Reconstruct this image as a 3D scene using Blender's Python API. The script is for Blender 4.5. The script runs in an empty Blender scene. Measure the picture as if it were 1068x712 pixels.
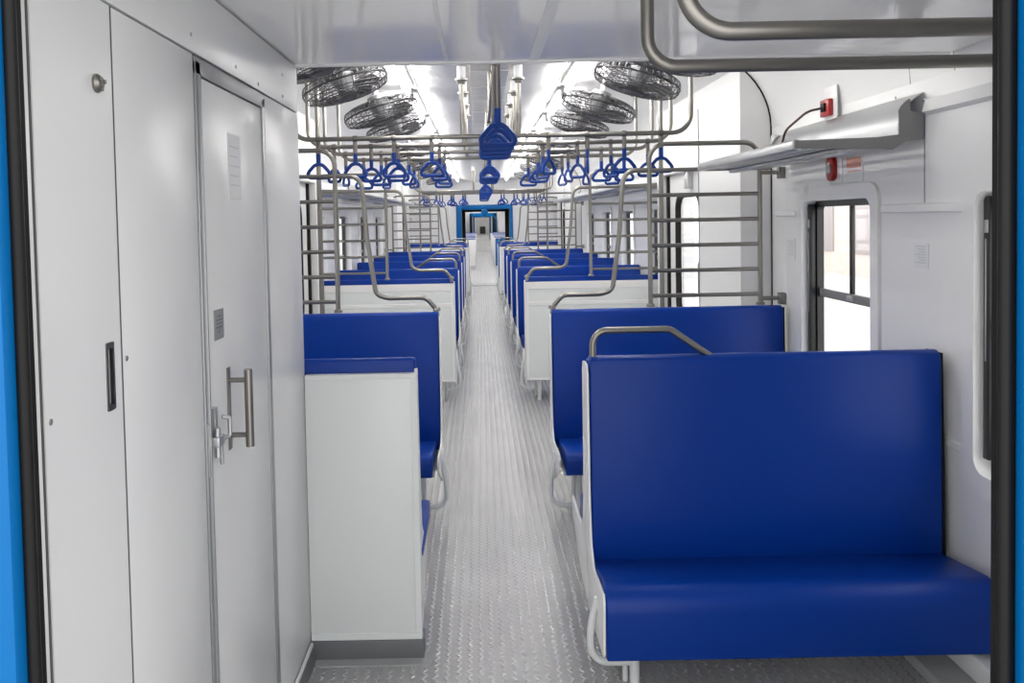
import bpy, bmesh, math, random
from mathutils import Vector, Matrix
random.seed(7)
S = bpy.context.scene
COL = S.collection
PI = math.pi
ORD = ['first', 'second', 'third', 'fourth', 'fifth', 'sixth', 'seventh', 'eighth', 'ninth', 'tenth', 'eleventh', 'twelfth',
       'thirteenth', 'fourteenth', 'fifteenth', 'sixteenth']

# ------------------------------------------------------------------ materials
def mat(name, col, rough=0.4, metal=0.0, spec=0.5, bump=None, emit=None, coat=0.0, vary=None):
    m = bpy.data.materials.new(name)
    m.use_nodes = True
    nt = m.node_tree
    b = nt.nodes['Principled BSDF']
    b.inputs['Base Color'].default_value = (*col, 1)
    b.inputs['Roughness'].default_value = rough
    b.inputs['Metallic'].default_value = metal
    b.inputs['Specular IOR Level'].default_value = spec
    b.inputs['Coat Weight'].default_value = coat
    b.inputs['Coat Roughness'].default_value = 0.08
    if emit:
        b.inputs['Emission Color'].default_value = (*emit[0], 1)
        b.inputs['Emission Strength'].default_value = emit[1]
    tc = nt.nodes.new('ShaderNodeTexCoord')
    if vary:
        n = nt.nodes.new('ShaderNodeTexNoise')
        n.inputs['Scale'].default_value = vary[0]
        nt.links.new(tc.outputs['Object'], n.inputs['Vector'])
        r = nt.nodes.new('ShaderNodeMapRange')
        r.inputs['To Min'].default_value = max(0, rough - vary[1])
        r.inputs['To Max'].default_value = rough + vary[1]
        nt.links.new(n.outputs['Fac'], r.inputs['Value'])
        nt.links.new(r.outputs['Result'], b.inputs['Roughness'])
    if bump:
        n = nt.nodes.new('ShaderNodeTexNoise')
        n.inputs['Scale'].default_value = bump[0]
        n.inputs['Detail'].default_value = 3
        nt.links.new(tc.outputs['Object'], n.inputs['Vector'])
        bp = nt.nodes.new('ShaderNodeBump')
        bp.inputs['Strength'].default_value = bump[1]
        bp.inputs['Distance'].default_value = bump[2]
        nt.links.new(n.outputs['Fac'], bp.inputs['Height'])
        nt.links.new(bp.outputs['Normal'], b.inputs['Normal'])
    return m

M = {}
M['white'] = mat('white_laminate', (.655, .665, .67), .3, vary=(3, .04), bump=(2.5, .06, .008))
M['white2'] = mat('white_paint', (.81, .81, .805), .3, vary=(4, .05))
M['white_gloss'] = mat('white_gloss', (.88, .88, .875), .07, bump=(1.6, .06, .01), spec=.5)
M['panel'] = mat('pale_grey_laminate', (.72, .745, .745), .3, vary=(5, .05))
M['vinyl'] = mat('blue_vinyl', (.0004, .033, .255), .36, spec=.2, bump=(7, .22, .012), vary=(6, .06))
M['steel'] = mat('stainless_tube', (.25, .24, .222), .36, metal=1, vary=(12, .06))
M['steel_dark'] = mat('steel_strap', (.21, .195, .185), .35, metal=1)
M['duct'] = mat('polished_duct', (.84, .835, .82), .2, metal=.35, bump=(3, .35, .02))
M['alu'] = mat('brushed_aluminium', (.50, .51, .52), .38, metal=.85, vary=(20, .06))
M['alu_grey'] = mat('grey_bracket', (.24, .24, .24), .5, metal=.2)
M['frame_tube'] = mat('painted_tube', (.62, .63, .62), .35)
M['black'] = mat('black_rubber', (.007, .007, .007), .5, spec=.2, bump=(40, .1, .002))
M['rubber'] = mat('worn_rubber', (.005, .005, .005), .6, spec=.2, bump=(60, .15, .002))
M['black_metal'] = mat('black_window_frame', (.015, .015, .016), .3)
M['portal_blue'] = mat('blue_gloss_paint', (.0, .104, .31), .4, spec=.2, bump=(5, .1, .01))
M['grip'] = mat('blue_grip_plastic', (.001, .036, .225), .4, spec=.3)
M['fan'] = mat('dark_fan_wire', (.10, .10, .105), .4, metal=.6)
M['fan_blade'] = mat('grey_fan_blade', (.22, .22, .23), .35, metal=.6)
M['fan_body'] = mat('light_fan_body', (.55, .55, .56), .4)
M['skirt'] = mat('grey_skirting', (.14, .145, .155), .45)
M['skirt_lip'] = mat('grey_floor_edging', (.36, .37, .38), .4)
M['red'] = mat('red_plastic', (.33, .01, .012), .3)
M['red_print'] = mat('faded_red_print', (.62, .30, .24), .5)
M['paper'] = mat('paper', (.76, .77, .78), .6)
M['print'] = mat('faint_print', (.58, .59, .61), .6)
M['plate'] = mat('engraved_plate', (.33, .34, .34), .35, metal=.7)
M['plate_print'] = mat('plate_print', (.16, .165, .17), .5)
M['hole'] = mat('recess_black', (.004, .004, .004), .9, spec=.0)
M['seam'] = mat('grey_seam', (.09, .09, .088), .8, spec=.1)
M['gap'] = mat('dark_gap', (.03, .03, .03), .8)
M['trim_grey'] = mat('grey_door_trim', (.33, .34, .35), .35, metal=.6)
M['light'] = mat('light_diffuser', (.9, .9, .9), .5, emit=((1, .975, .945), 26.0))
M['light_frame'] = mat('light_housing', (.75, .76, .77), .35)
M['cable'] = mat('dark_cable', (.045, .012, .014), .4)
M['asphalt'] = mat('platform_concrete', (.62, .60, .58), .8)
M['facade'] = mat('pale_facade', (.72, .64, .58), .8)
M['facade_dark'] = mat('facade_window', (.42, .38, .38), .5)
M['door_dark'] = mat('dark_door', (.03, .032, .035), .4)
M['bolt'] = mat('bolt', (.4, .4, .41), .3, metal=.9)

def glass_mat(name, tint, fac):
    m = bpy.data.materials.new(name); m.use_nodes = True
    nt = m.node_tree; nt.nodes.clear()
    o = nt.nodes.new('ShaderNodeOutputMaterial')
    t = nt.nodes.new('ShaderNodeBsdfTransparent'); t.inputs[0].default_value = (*tint, 1)
    g = nt.nodes.new('ShaderNodeBsdfGlossy'); g.inputs['Roughness'].default_value = .03
    lw = nt.nodes.new('ShaderNodeLayerWeight'); lw.inputs['Blend'].default_value = fac
    pw = nt.nodes.new('ShaderNodeMath'); pw.operation = 'MULTIPLY'; pw.inputs[1].default_value = .35
    nt.links.new(lw.outputs['Facing'], pw.inputs[0])
    mx = nt.nodes.new('ShaderNodeMixShader')
    nt.links.new(pw.outputs[0], mx.inputs[0]); nt.links.new(t.outputs[0], mx.inputs[1])
    nt.links.new(g.outputs[0], mx.inputs[2]); nt.links.new(mx.outputs[0], o.inputs[0])
    return m
M['glass'] = glass_mat('window_glass', (.95, .96, .97), .15)

def floor_mat():
    m = bpy.data.materials.new('embossed_floor'); m.use_nodes = True
    nt = m.node_tree; b = nt.nodes['Principled BSDF']; L = nt.links.new
    tc = nt.nodes.new('ShaderNodeTexCoord'); sx = nt.nodes.new('ShaderNodeSeparateXYZ')
    L(tc.outputs['Object'], sx.inputs[0])
    def mth(op, a, bb=None, cc=None):
        n = nt.nodes.new('ShaderNodeMath'); n.operation = op
        for i, v in enumerate((a, bb, cc)):
            if v is None: continue
            if isinstance(v, (int, float)): n.inputs[i].default_value = v
            else: L(v, n.inputs[i])
        return n.outputs[0]
    tri = mth('PINGPONG', mth('MULTIPLY', sx.outputs['Y'], 1 / .038), .5)
    u = mth('ADD', mth('MULTIPLY', sx.outputs['X'], 1 / .040), mth('MULTIPLY', tri, .7))
    f = mth('PINGPONG', u, .5)
    mr = nt.nodes.new('ShaderNodeMapRange'); mr.interpolation_type = 'SMOOTHSTEP'
    mr.inputs['From Min'].default_value = .27; mr.inputs['From Max'].default_value = .47
    L(f, mr.inputs['Value'])
    # the emboss fades into the flat mat between its crests
    dash = mth('PINGPONG', mth('MULTIPLY', sx.outputs['Y'], 1 / .019), .5)
    mr2 = nt.nodes.new('ShaderNodeMapRange'); mr2.inputs['From Min'].default_value = .02; mr2.inputs['From Max'].default_value = .3
    L(dash, mr2.inputs['Value'])
    h = mth('MULTIPLY', mr.outputs[0], mth('ADD', mth('MULTIPLY', mr2.outputs[0], .6), .4))
    bp = nt.nodes.new('ShaderNodeBump'); bp.inputs['Strength'].default_value = .7; bp.inputs['Distance'].default_value = .003
    L(h, bp.inputs['Height']); L(bp.outputs['Normal'], b.inputs['Normal'])
    # glints put into the crest colour: paler, half metallic, broken up by noise
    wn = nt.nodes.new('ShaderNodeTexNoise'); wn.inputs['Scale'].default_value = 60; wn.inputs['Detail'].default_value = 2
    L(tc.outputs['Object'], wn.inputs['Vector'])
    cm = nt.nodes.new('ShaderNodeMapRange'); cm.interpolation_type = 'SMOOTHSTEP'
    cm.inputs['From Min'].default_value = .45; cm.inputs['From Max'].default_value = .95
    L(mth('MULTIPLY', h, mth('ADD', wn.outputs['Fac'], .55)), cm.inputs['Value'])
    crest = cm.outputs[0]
    n = nt.nodes.new('ShaderNodeTexNoise'); n.inputs['Scale'].default_value = 2.2; n.inputs['Detail'].default_value = 4
    L(tc.outputs['Object'], n.inputs['Vector'])
    cr = nt.nodes.new('ShaderNodeValToRGB')
    cr.color_ramp.elements[0].color = (.29, .29, .295, 1); cr.color_ramp.elements[1].color = (.36, .36, .365, 1)
    cr.color_ramp.elements[0].position = .3; cr.color_ramp.elements[1].position = .7
    L(n.outputs['Fac'], cr.inputs['Fac'])
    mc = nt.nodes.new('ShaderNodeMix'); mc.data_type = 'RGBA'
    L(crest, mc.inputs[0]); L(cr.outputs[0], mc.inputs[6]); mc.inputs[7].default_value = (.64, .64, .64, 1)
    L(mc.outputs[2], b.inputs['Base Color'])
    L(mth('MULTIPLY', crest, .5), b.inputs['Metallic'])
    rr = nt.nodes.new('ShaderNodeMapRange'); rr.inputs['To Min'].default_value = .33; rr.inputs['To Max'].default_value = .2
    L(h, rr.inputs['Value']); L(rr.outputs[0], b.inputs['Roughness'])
    b.inputs['Specular IOR Level'].default_value = .8
    return m
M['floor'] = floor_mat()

# ------------------------------------------------------------------ mesh builder
def fillet(pts, r, n=6):
    pts = [Vector(p) for p in pts]
    out = [pts[0]]
    for i in range(1, len(pts) - 1):
        p, a, b = pts[i], pts[i - 1] - pts[i], pts[i + 1] - pts[i]
        rr = r[i] if isinstance(r, (list, tuple)) else r
        la, lb = a.length, b.length
        a.normalize(); b.normalize()
        ang = a.angle(b)
        if ang > PI - .03 or rr <= 0:
            out.append(p); continue
        t = min(rr / math.tan(ang / 2), la * .49, lb * .49)
        rr = t * math.tan(ang / 2)
        bis = (a + b).normalized()
        c = p + bis * (rr / math.sin(ang / 2))
        s, e = p + a * t - c, p + b * t - c
        tot = s.angle(e)
        ax = s.cross(e).normalized()
        for k in range(n + 1):
            out.append(c + Matrix.Rotation(tot * k / n, 3, ax) @ s)
    out.append(pts[-1])
    return out

class MB:
    def __init__(self): self.bm = bmesh.new()
    def box(self, x0, x1, y0, y1, z0, z1, bev=0.0, seg=2):
        t = bmesh.new()
        bmesh.ops.create_cube(t, size=1)
        for v in t.verts:
            v.co = Vector(((x0 + x1) / 2 + v.co.x * (x1 - x0), (y0 + y1) / 2 + v.co.y * (y1 - y0), (z0 + z1) / 2 + v.co.z * (z1 - z0)))
        if bev: bmesh.ops.bevel(t, geom=t.edges[:], offset=bev, segments=seg, affect='EDGES', profile=.5)
        self.add(t); return self
    def add(self, t, mtx=None):
        if mtx is not None: bmesh.ops.transform(t, matrix=mtx, verts=t.verts[:])
        bmesh.ops.recalc_face_normals(t, faces=t.faces[:])
        me = bpy.data.meshes.new('tmp'); t.to_mesh(me); t.free()
        self.bm.from_mesh(me); bpy.data.meshes.remove(me)
    def tube(self, pts, r, n=10, closed=False, flat=None):
        pts = [Vector(p) for p in pts]
        t = bmesh.new(); rings = []
        N = len(pts); up = None
        for i, p in enumerate(pts):
            if closed: d = pts[(i + 1) % N] - pts[i - 1]
            elif i == 0: d = pts[1] - pts[0]
            elif i == N - 1: d = pts[-1] - pts[-2]
            else: d = (pts[i + 1] - p).normalized() + (p - pts[i - 1]).normalized()
            d.normalize()
            if up is None:
                up = Vector((0, 0, 1)) if abs(d.z) < .9 else Vector((0, 1, 0))
            s = d.cross(up)
            if s.length < 1e-5:
                up = Vector((1, 0, 0)); s = d.cross(up)
            s.normalize(); up = s.cross(d).normalized()
            ra, rb = flat if flat else (r, r)
            rings.append([t.verts.new(p + s * (math.cos(2 * PI * k / n) * ra) + up * (math.sin(2 * PI * k / n) * rb)) for k in range(n)])
        for i in range(N if closed else N - 1):
            A, B = rings[i], rings[(i + 1) % N]
            for k in range(n):
                t.faces.new((A[k], A[(k + 1) % n], B[(k + 1) % n], B[k]))
        if not closed:
            t.faces.new(rings[0][::-1]); t.faces.new(rings[-1])
        self.add(t); return self
    def cyl(self, a, b, r, n=12): return self.tube([a, b], r, n)
    def prism(self, poly, axis, a, b, bev=0.0, seg=2):
        """poly in the two other axes (x: (y,z), y: (x,z), z: (x,y)) extruded from a to b."""
        t = bmesh.new()
        def P(p, h): return {'x': (h, p[0], p[1]), 'y': (p[0], h, p[1]), 'z': (p[0], p[1], h)}[axis]
        A = [t.verts.new(P(p, a)) for p in poly]; B = [t.verts.new(P(p, b)) for p in poly]
        t.faces.new(A[::-1]); t.faces.new(B)
        for i in range(len(poly)):
            j = (i + 1) % len(poly)
            t.faces.new((A[i], A[j], B[j], B[i]))
        if bev:
            bmesh.ops.recalc_face_normals(t, faces=t.faces[:])
            bmesh.ops.bevel(t, geom=[e for e in t.edges if e.calc_face_angle(0) > .5], offset=bev, segments=seg, affect='EDGES', profile=.5)
        self.add(t); return self
    def sheet(self, prof, axis, a, b, th):
        """open profile with a thickness, extruded."""
        n = len(prof); off = []
        for i, p in enumerate(prof):
            q0, q1 = prof[max(0, i - 1)], prof[min(n - 1, i + 1)]
            d = Vector((q1[0] - q0[0], q1[1] - q0[1])).normalized()
            off.append((p[0] - d.y * th, p[1] + d.x * th))
        t = bmesh.new()
        def P(p, h): return {'x': (h, p[0], p[1]), 'y': (p[0], h, p[1]), 'z': (p[0], p[1], h)}[axis]
        r = [[t.verts.new(P(p, h)) for p in q] for h in (a, b) for q in (prof, off)]
        for i in range(n - 1):
            t.faces.new((r[0][i], r[0][i + 1], r[2][i + 1], r[2][i]))
            t.faces.new((r[1][i], r[3][i], r[3][i + 1], r[1][i + 1]))
            t.faces.new((r[0][i], r[1][i], r[1][i + 1], r[0][i + 1]))
            t.faces.new((r[2][i], r[2][i + 1], r[3][i + 1], r[3][i]))
        for i in (0, n - 1):
            t.faces.new((r[0][i], r[2][i], r[3][i], r[1][i]))
        self.add(t); return self
    def lathe(self, prof, c, n=20, axis=(0, 0, 1)):
        t = bmesh.new(); rings = []
        for r, h in prof:
            rings.append([t.verts.new((max(r, 1e-4) * math.cos(2 * PI * k / n), max(r, 1e-4) * math.sin(2 * PI * k / n), h)) for k in range(n)])
        for A, B in zip(rings, rings[1:]):
            for k in range(n): t.faces.new((A[k], A[(k + 1) % n], B[(k + 1) % n], B[k]))
        t.faces.new(rings[0][::-1]); t.faces.new(rings[-1])
        q = Vector((0, 0, 1)).rotation_difference(Vector(axis)).to_matrix().to_4x4()
        self.add(t, Matrix.Translation(c) @ q); return self
    def ring(self, outer, inner, axis, a, b):
        """frame between two outlines of the same point count."""
        t = bmesh.new()
        def P(p, h): return {'x': (h, p[0], p[1]), 'y': (p[0], h, p[1]), 'z': (p[0], p[1], h)}[axis]
        n = len(outer)
        o0 = [t.verts.new(P(p, a)) for p in outer]; i0 = [t.verts.new(P(p, a)) for p in inner]
        o1 = [t.verts.new(P(p, b)) for p in outer]; i1 = [t.verts.new(P(p, b)) for p in inner]
        for k in range(n):
            j = (k + 1) % n
            t.faces.new((o0[k], o0[j], i0[j], i0[k])); t.faces.new((o1[k], i1[k], i1[j], o1[j]))
            t.faces.new((o0[k], o1[k], o1[j], o0[j])); t.faces.new((i0[k], i0[j], i1[j], i1[k]))
        self.add(t); return self
    def mirror(self, xc):
        for v in self.bm.verts: v.co.x = 2 * xc - v.co.x
        bmesh.ops.reverse_faces(self.bm, faces=self.bm.faces[:]); return self
    def build(self, name, m, parent=None, smooth=True):
        me = bpy.data.meshes.new(name)
        if smooth:
            for f in self.bm.faces: f.smooth = True
        self.bm.to_mesh(me); self.bm.free()
        if smooth:
            me.set_sharp_from_angle(angle=math.radians(38))
        me.materials.append(M[m])
        o = bpy.data.objects.new(name, me); COL.objects.link(o)
        if parent: o.parent = parent
        return o

def rrect(x0, x1, y0, y1, r, n=6):
    out = []
    for cx, cy, a0 in ((x1 - r, y1 - r, 0), (x0 + r, y1 - r, PI / 2), (x0 + r, y0 + r, PI), (x1 - r, y0 + r, 1.5 * PI)):
        for k in range(n + 1):
            a = a0 + PI / 2 * k / n
            out.append((cx + r * math.cos(a), cy + r * math.sin(a)))
    return out

def tag(o, label, cat, group=None):
    o['label'] = label; o['category'] = cat
    if group: o['group'] = group
    return o
def thing(name, label, cat, loc=(0, 0, 0), rz=0, group=None):
    o = bpy.data.objects.new(name, None); COL.objects.link(o)
    o.empty_display_size = .1
    o.location = loc; o.rotation_euler = (0, 0, rz)
    return tag(o, label, cat, group)
def struct(o): o['kind'] = 'structure'; return o
def sthing(name, loc=(0, 0, 0)):
    o = bpy.data.objects.new(name, None); COL.objects.link(o); o.location = loc
    o['kind'] = 'structure'; return o
def dup(root, loc, rz, label, group=None, rot=None):
    r = root.copy(); COL.objects.link(r); r.location = loc
    r.rotation_euler = rot if rot else (0, 0, rz)
    r['label'] = label
    if group: r['group'] = group
    for ch in list(root.children):
        c = ch.copy(); COL.objects.link(c); c.parent = r
        for g in list(ch.children):
            d = g.copy(); COL.objects.link(d); d.parent = c
    return r

# ------------------------------------------------------------------ the carriage shell
XC = .075
WL, WR = -1.56, 1.71          # inner wall faces
Y0, Y1 = 1.02, 19.55          # end walls
DOORS = ((4.72, 7.0), (13.62, 15.95))
PK0, PK1 = .95, .12              # pocket lengths before and after the opening   # doorway bays along the car
WIN_Z0, WIN_Z1 = .69, 1.665
WINS_R = [(2.02, 2.80), (3.535, 4.30)] + [(7.45 + 1.55 * k, 8.22 + 1.55 * k) for k in range(4)] + [(16.45, 17.22), (18.0, 18.77)]
WINS_L = [(3.535, 4.30)] + WINS_R[2:]

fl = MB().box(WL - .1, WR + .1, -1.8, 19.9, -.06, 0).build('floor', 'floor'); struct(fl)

def side_wall(name, x0, x1, wins):
    holes = sorted([(a, c, WIN_Z0, WIN_Z1) for a, c in wins] + [(d0 + PK0, d1 - PK1, 0, 1.92) for d0, d1 in DOORS])
    b = MB(); cur = Y0
    for a, c, z0, z1 in holes:
        b.box(x0, x1, cur, a, 0, 2.0998)
        if z0 > 0: b.box(x0, x1, a, c, 0, z0)
        b.box(x0, x1, a, c, z1, 2.0998)
        cur = c
    b.box(x0, x1, cur, Y1, 0, 2.0998)
    return struct(b.build(name, 'white2', smooth=False))
side_wall('wall_right', WR, WR + .1, WINS_R)
side_wall('wall_left', WL - .1, WL, WINS_L)

# ceiling: white flats and coves, polished duct recess along the middle
def arc(cx, cz, a, b, t0, t1, n=10):
    return [(cx + a * math.cos(t0 + (t1 - t0) * k / n), cz + b * math.sin(t0 + (t1 - t0) * k / n)) for k in range(n + 1)]
for s, nm in ((1, 'ceiling_right'), (-1, 'ceiling_left')):
    prof = [(s * .505, 2.56)] + [(s * p[0], p[1]) for p in arc(1.15, 2.10, .485, .46, PI / 2, 0)]
    prof = [(XC + p[0], p[1]) for p in prof]
    if s < 0: prof = prof[::-1]
    struct(MB().sheet(prof, 'y', 1.02, Y1, .04).build(nm, 'white2'))
duct = [(-.495, 2.575), (-.490, 2.553), (-.215, 2.49), (.215, 2.49), (.490, 2.553), (.495, 2.575)]
d = MB().sheet([(XC + p[0], p[1]) for p in duct], 'y', 2.99, Y1, .02).build('ceiling_duct', 'duct'); struct(d)
vt = MB()
for k in range(26):            # the diffuser plates of the duct's flat
    y = 3.05 + k * .62
    vt.box(XC - .12, XC + .12, y, y + .60, 2.484, 2.4905, .002, 1)
struct(vt.build('ceiling_diffuser', 'duct'))
for s in (-1, 1):
    struct(MB().box(XC + s * .500 - .006, XC + s * .500 + .006, 2.99, Y1, 2.562, 2.59).build('trim_1', 'gap'))

# the low ceiling over the entrance end
struct(MB().box(-.66, 1.69, 1.06, 2.94, 2.162, 2.20).build('ceiling_lowered', 'white_gloss', smooth=False))
struct(MB().box(-.655, 1.69, 2.925, 2.95, 2.155, 2.64, .003).build('trim_2', 'white2'))
for x0, x1 in ((.185, .222), (-.113, -.100)):
    struct(MB().box(x0, x1, 1.08, 2.92, 2.159, 2.163, .001, 1).build('trim_3', 'white2'))

# ------------------------------------------------------------------ end portals
def portal(name, y, sgn, xo0, xo1, xi0, xi1, zo, zi, seal_in, y_seal, depth=.03):
    """blue jamb frame with black rubber seal inside; sgn: direction of the seal from the blue face."""
    t = sthing(name)
    b = MB()
    b.box(xo0, xi0, y, y + depth, 0.0, zo, .006); b.box(xi1, xo1, y, y + depth, 0.0, zo, .006); b.box(xi0 - .01, xi1 + .01, y + .001, y + depth - .001, zi, zo, .006)
    b.build('jamb', 'portal_blue', t)
    s0, s1, sz = seal_in
    b = MB()
    b.box(xi0 - .05, s0, y_seal, y_seal + .02, 0, zi + .05); b.box(s1, xi1 + .05, y_seal, y_seal + .02, 0, zi + .05); b.box(s0, s1, y_seal, y_seal + .02, sz, zi + .05)
    b.build('rubber_seal', 'rubber', t)
    return t
# the portal the picture is taken through
P0 = portal('door_1', .97, 1, -1.05, 1.15, -.572, .656, 2.5, 2.13, (-.563, .641, 2.15), 1.0)
rb = MB()
for x, r in ((-.567, .0085), (.645, .0085)):
    rb.tube([(x, 1.0, 0), (x, 1.0, 2.14)], r, 10)
rb.build('seal_lip', 'black', P0)
b = MB()
b.box(WL - .1, -.64, 1.03, 1.10, 0, 2.64); b.box(.70, WR + .1, 1.03, 1.10, 0, 2.64); b.box(-.64, .70, 1.03, 1.10, 2.16, 2.64)
struct(b.build('wall_near', 'white2', smooth=False))

# ------------------------------------------------------------------ compartment wall by the entrance (left)
LX = -.645
struct(MB().box(-.70, LX - .012, 1.10, 2.94, 0, 2.16).build('wall_compartment', 'gap', smooth=False))
struct(MB().box(-1.52, -.70, 2.89, 2.935, 0, 2.5).build('wall_compartment_end', 'white2', smooth=False))
def lpanel(name, y0, y1, z0, z1, m='white', parent=None, x=LX, th=.012, bev=.0025):
    o = MB().box(x - th, x, y0, y1, z0, z1, bev, 2).build(name, m, parent)
    return o
struct(lpanel('trim_4', 1.10, 1.180, .0, 2.155))
struct(lpanel('wall_header', 1.187, 2.94, 1.993, 2.155))
struct(lpanel('wall_compartment_side', 2.475, 2.94, 0.055, 1.988))
dA = sthing('door_2')
b = MB()
yh0, yh1, zh0, zh1 = 1.393, 1.415, 1.287, 1.393
x0, x1 = LX - .012, LX
for bx in ((1.189, yh0, .02, 1.988), (yh1, 1.449, .02, 1.988), (yh0, yh1, .02, zh0), (yh0, yh1, zh1, 1.988)):
    b.box(x0, x1, *bx)
b.build('leaf', 'white', dA, smooth=False)
rp = MB().ring(rrect(yh0 - .004, yh1 + .004, zh0 - .006, zh1 + .006, .003, 2), rrect(yh0 + .002, yh1 - .002, zh0 + .004, zh1 - .004, .003, 2), 'x', LX - .004, LX + .002).build('recessed_pull', 'steel_dark', dA)
MB().box(LX - .0122, LX - .0105, yh0, yh1, zh0, zh1).build('pull_recess', 'hole', rp)
kb = MB().lathe([(.016, 0), (.016, .004), (.011, .010), (.004, .011)], (LX, 1.390, 1.842), 18, (1, 0, 0))
for k in range(3):
    a = k * 2 * PI / 3 + .4
    kb.cyl((LX + .010, 1.390 + .010 * math.cos(a), 1.842 + .010 * math.sin(a)), (LX + .0125, 1.390 + .010 * math.cos(a), 1.842 + .010 * math.sin(a)), .004, 8)
kb.build('lock', 'steel', dA)
struct(lpanel('wall_compartment_face', 1.456, 1.868, .02, 1.988))
for y0, y1, z1 in ((1.4485, 1.4565, 1.988), (1.181, 1.1865, 1.988)):
    struct(MB().box(LX - .011, LX - .0005, y0, y1, .02, z1).build('trim_18', 'seam', smooth=False))
dC = sthing('door_3')
b = MB()
b.box(LX - .012, LX + .004, 1.872, 1.905, .02, 1.975, .002); b.box(LX - .012, LX + .004, 2.442, 2.472, .02, 1.975, .002); b.box(LX - .012, LX + .004, 1.872, 2.472, 1.945, 1.985, .002)
b.build('frame', 'trim_grey', dC)
b = MB(); b.box(LX - .010, LX + .010, 1.884, 1.893, .02, 1.944, .002); b.box(LX - .011, LX - .002, 1.893, 1.909, .02, 1.944); b.build('edge_strip', 'trim_grey', dC)
lpanel('leaf', 1.908, 2.439, .03, 1.942, 'white', dC, bev=.002)
b = MB()
b.box(LX, LX + .004, 2.040, 2.062, 1.028, 1.238, .001, 1)
b.cyl((LX, 2.051, 1.205), (LX + .045, 2.051, 1.205), .0065); b.cyl((LX, 2.051, 1.065), (LX + .045, 2.051, 1.065), .0065)
b.cyl((LX + .052, 2.051, 1.035), (LX + .052, 2.051, 1.232), .0105, 14)
b.build('pull_handle', 'steel', dC)
b = MB()
b.box(LX, LX + .008, 1.878, 1.898, 1.01, 1.135, .001, 1)
b.box(LX, LX + .010, 1.915, 1.935, 1.075, 1.165, .001, 1)
b.box(LX + .008, LX + .026, 1.892, 1.935, 1.075, 1.10, .003)
b.cyl((LX + .018, 1.905, 1.05), (LX + .018, 1.905, 1.12), .007)
b.tube(fillet([(LX + .02, 1.925, 1.09), (LX + .035, 1.945, 1.09), (LX + .035, 1.945, 1.135), (LX + .02, 1.935, 1.14)], .008), .005)
b.cyl((LX + .022, 1.915, 1.078), (LX + .022, 1.920, 1.03), .005)
b.build('latch', 'alu', dC)
MB().box(LX, LX + .003, 1.955, 2.025, 1.318, 1.392, .001, 1).build('plate', 'plate', dC)
pt = MB()
for k, (a, c) in enumerate(((.018, .05), (.010, .058), (.012, .054), (.010, .056))):
    pt.box(LX + .0028, LX + .0034, 1.955 + a, 1.955 + c, 1.374 - k * .009, 1.377 - k * .009)
pt.box(LX + .0028, LX + .0034, 1.985, 1.991, 1.334, 1.340)
pt.build('plate_print', 'plate_print', dC)
nb = thing('paper_sign', 'faint white paper notice stuck high on the grey-framed compartment door', 'notice', (LX, 2.16, 1.75))
MB().box(0, .0012, -.055, .055, -.085, .085).build('sheet', 'paper', nb)
pb = MB()
for k in range(5): pb.box(.0012, .0016, -.04, .04 - .01 * (k % 2), .05 - k * .025, .053 - k * .025)
pb.build('print', 'print', nb)
# bolts on the header and panels
for y, z in ((1.86, 2.03), (2.20, 2.02), (2.42, 2.01), (2.72, 2.09), (2.72, 2.02), (1.205, 1.31), (1.47, 1.36)):
    bo = MB().lathe([(.005, 0), (.005, .0015), (.003, .0025)], (LX, y, z), 10, (1, 0, 0)).build('trim_5', 'bolt'); struct(bo)
struct(MB().prism([(LX - .01, 0), (LX + .018, 0), (LX + .010, .07), (LX - .01, .075)], 'y', 1.10, 2.91).build('baseboard_left', 'skirt'))
struct(MB().prism([(LX + .006, .066), (LX + .013, .066), (LX + .011, .076), (LX + .004, .076)], 'y', 1.10, 2.905).build('trim_6', 'panel'))
# lower skirts and heater channel on the right wall
b = MB(); b.box(1.49, WR - .005, 1.11, 4.60, 0, .045, .006); struct(b.build('baseboard_right', 'skirt_lip'))
b = MB(); b.box(1.60, WR - .005, 1.11, 4.60, .045, .13, .01); struct(b.build('trim_7', 'panel'))

# cornice over the right windows, wall battens and seams
struct(MB().prism([(1.682, 1.972), (1.709, 1.962), (1.709, 2.02), (1.694, 2.018)], 'y', 1.11, 3.10).build('trim_8', 'white2'))
struct(MB().prism([(1.680, 2.0), (1.709, 1.985), (1.709, 2.05), (1.69, 2.05)], 'y', 4.66, 4.72).build('trim_8', 'white2'))
for y0, y1, z0, z1 in ((2.865, 3.455, 1.593, 1.628), (4.385, 4.68, 1.583, 1.61), (2.865, 3.0, .735, .765)):
    struct(MB().box(WR - .012, WR + .001, y0, y1, z0, z1, .003, 1).build('trim_9', 'white2'))
struct(MB().box(WR - .0012, WR + .001, 3.128, 3.136, 1.63, 1.97).build('trim_10', 'trim_grey'))
struct(MB().box(WR - .0012, WR + .001, 2.865, 2.869, .77, 1.59).build('trim_10', 'print'))
for y in (3.235, 2.934):
    struct(MB().sheet([(XC + p[0] - .0015, p[1] - .0015) for p in arc(1.15, 2.10, .485, .46, 0.9, 0.0, 8)], 'y', y - .002, y + .002, .002).build('trim_11', 'trim_grey'))

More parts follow.
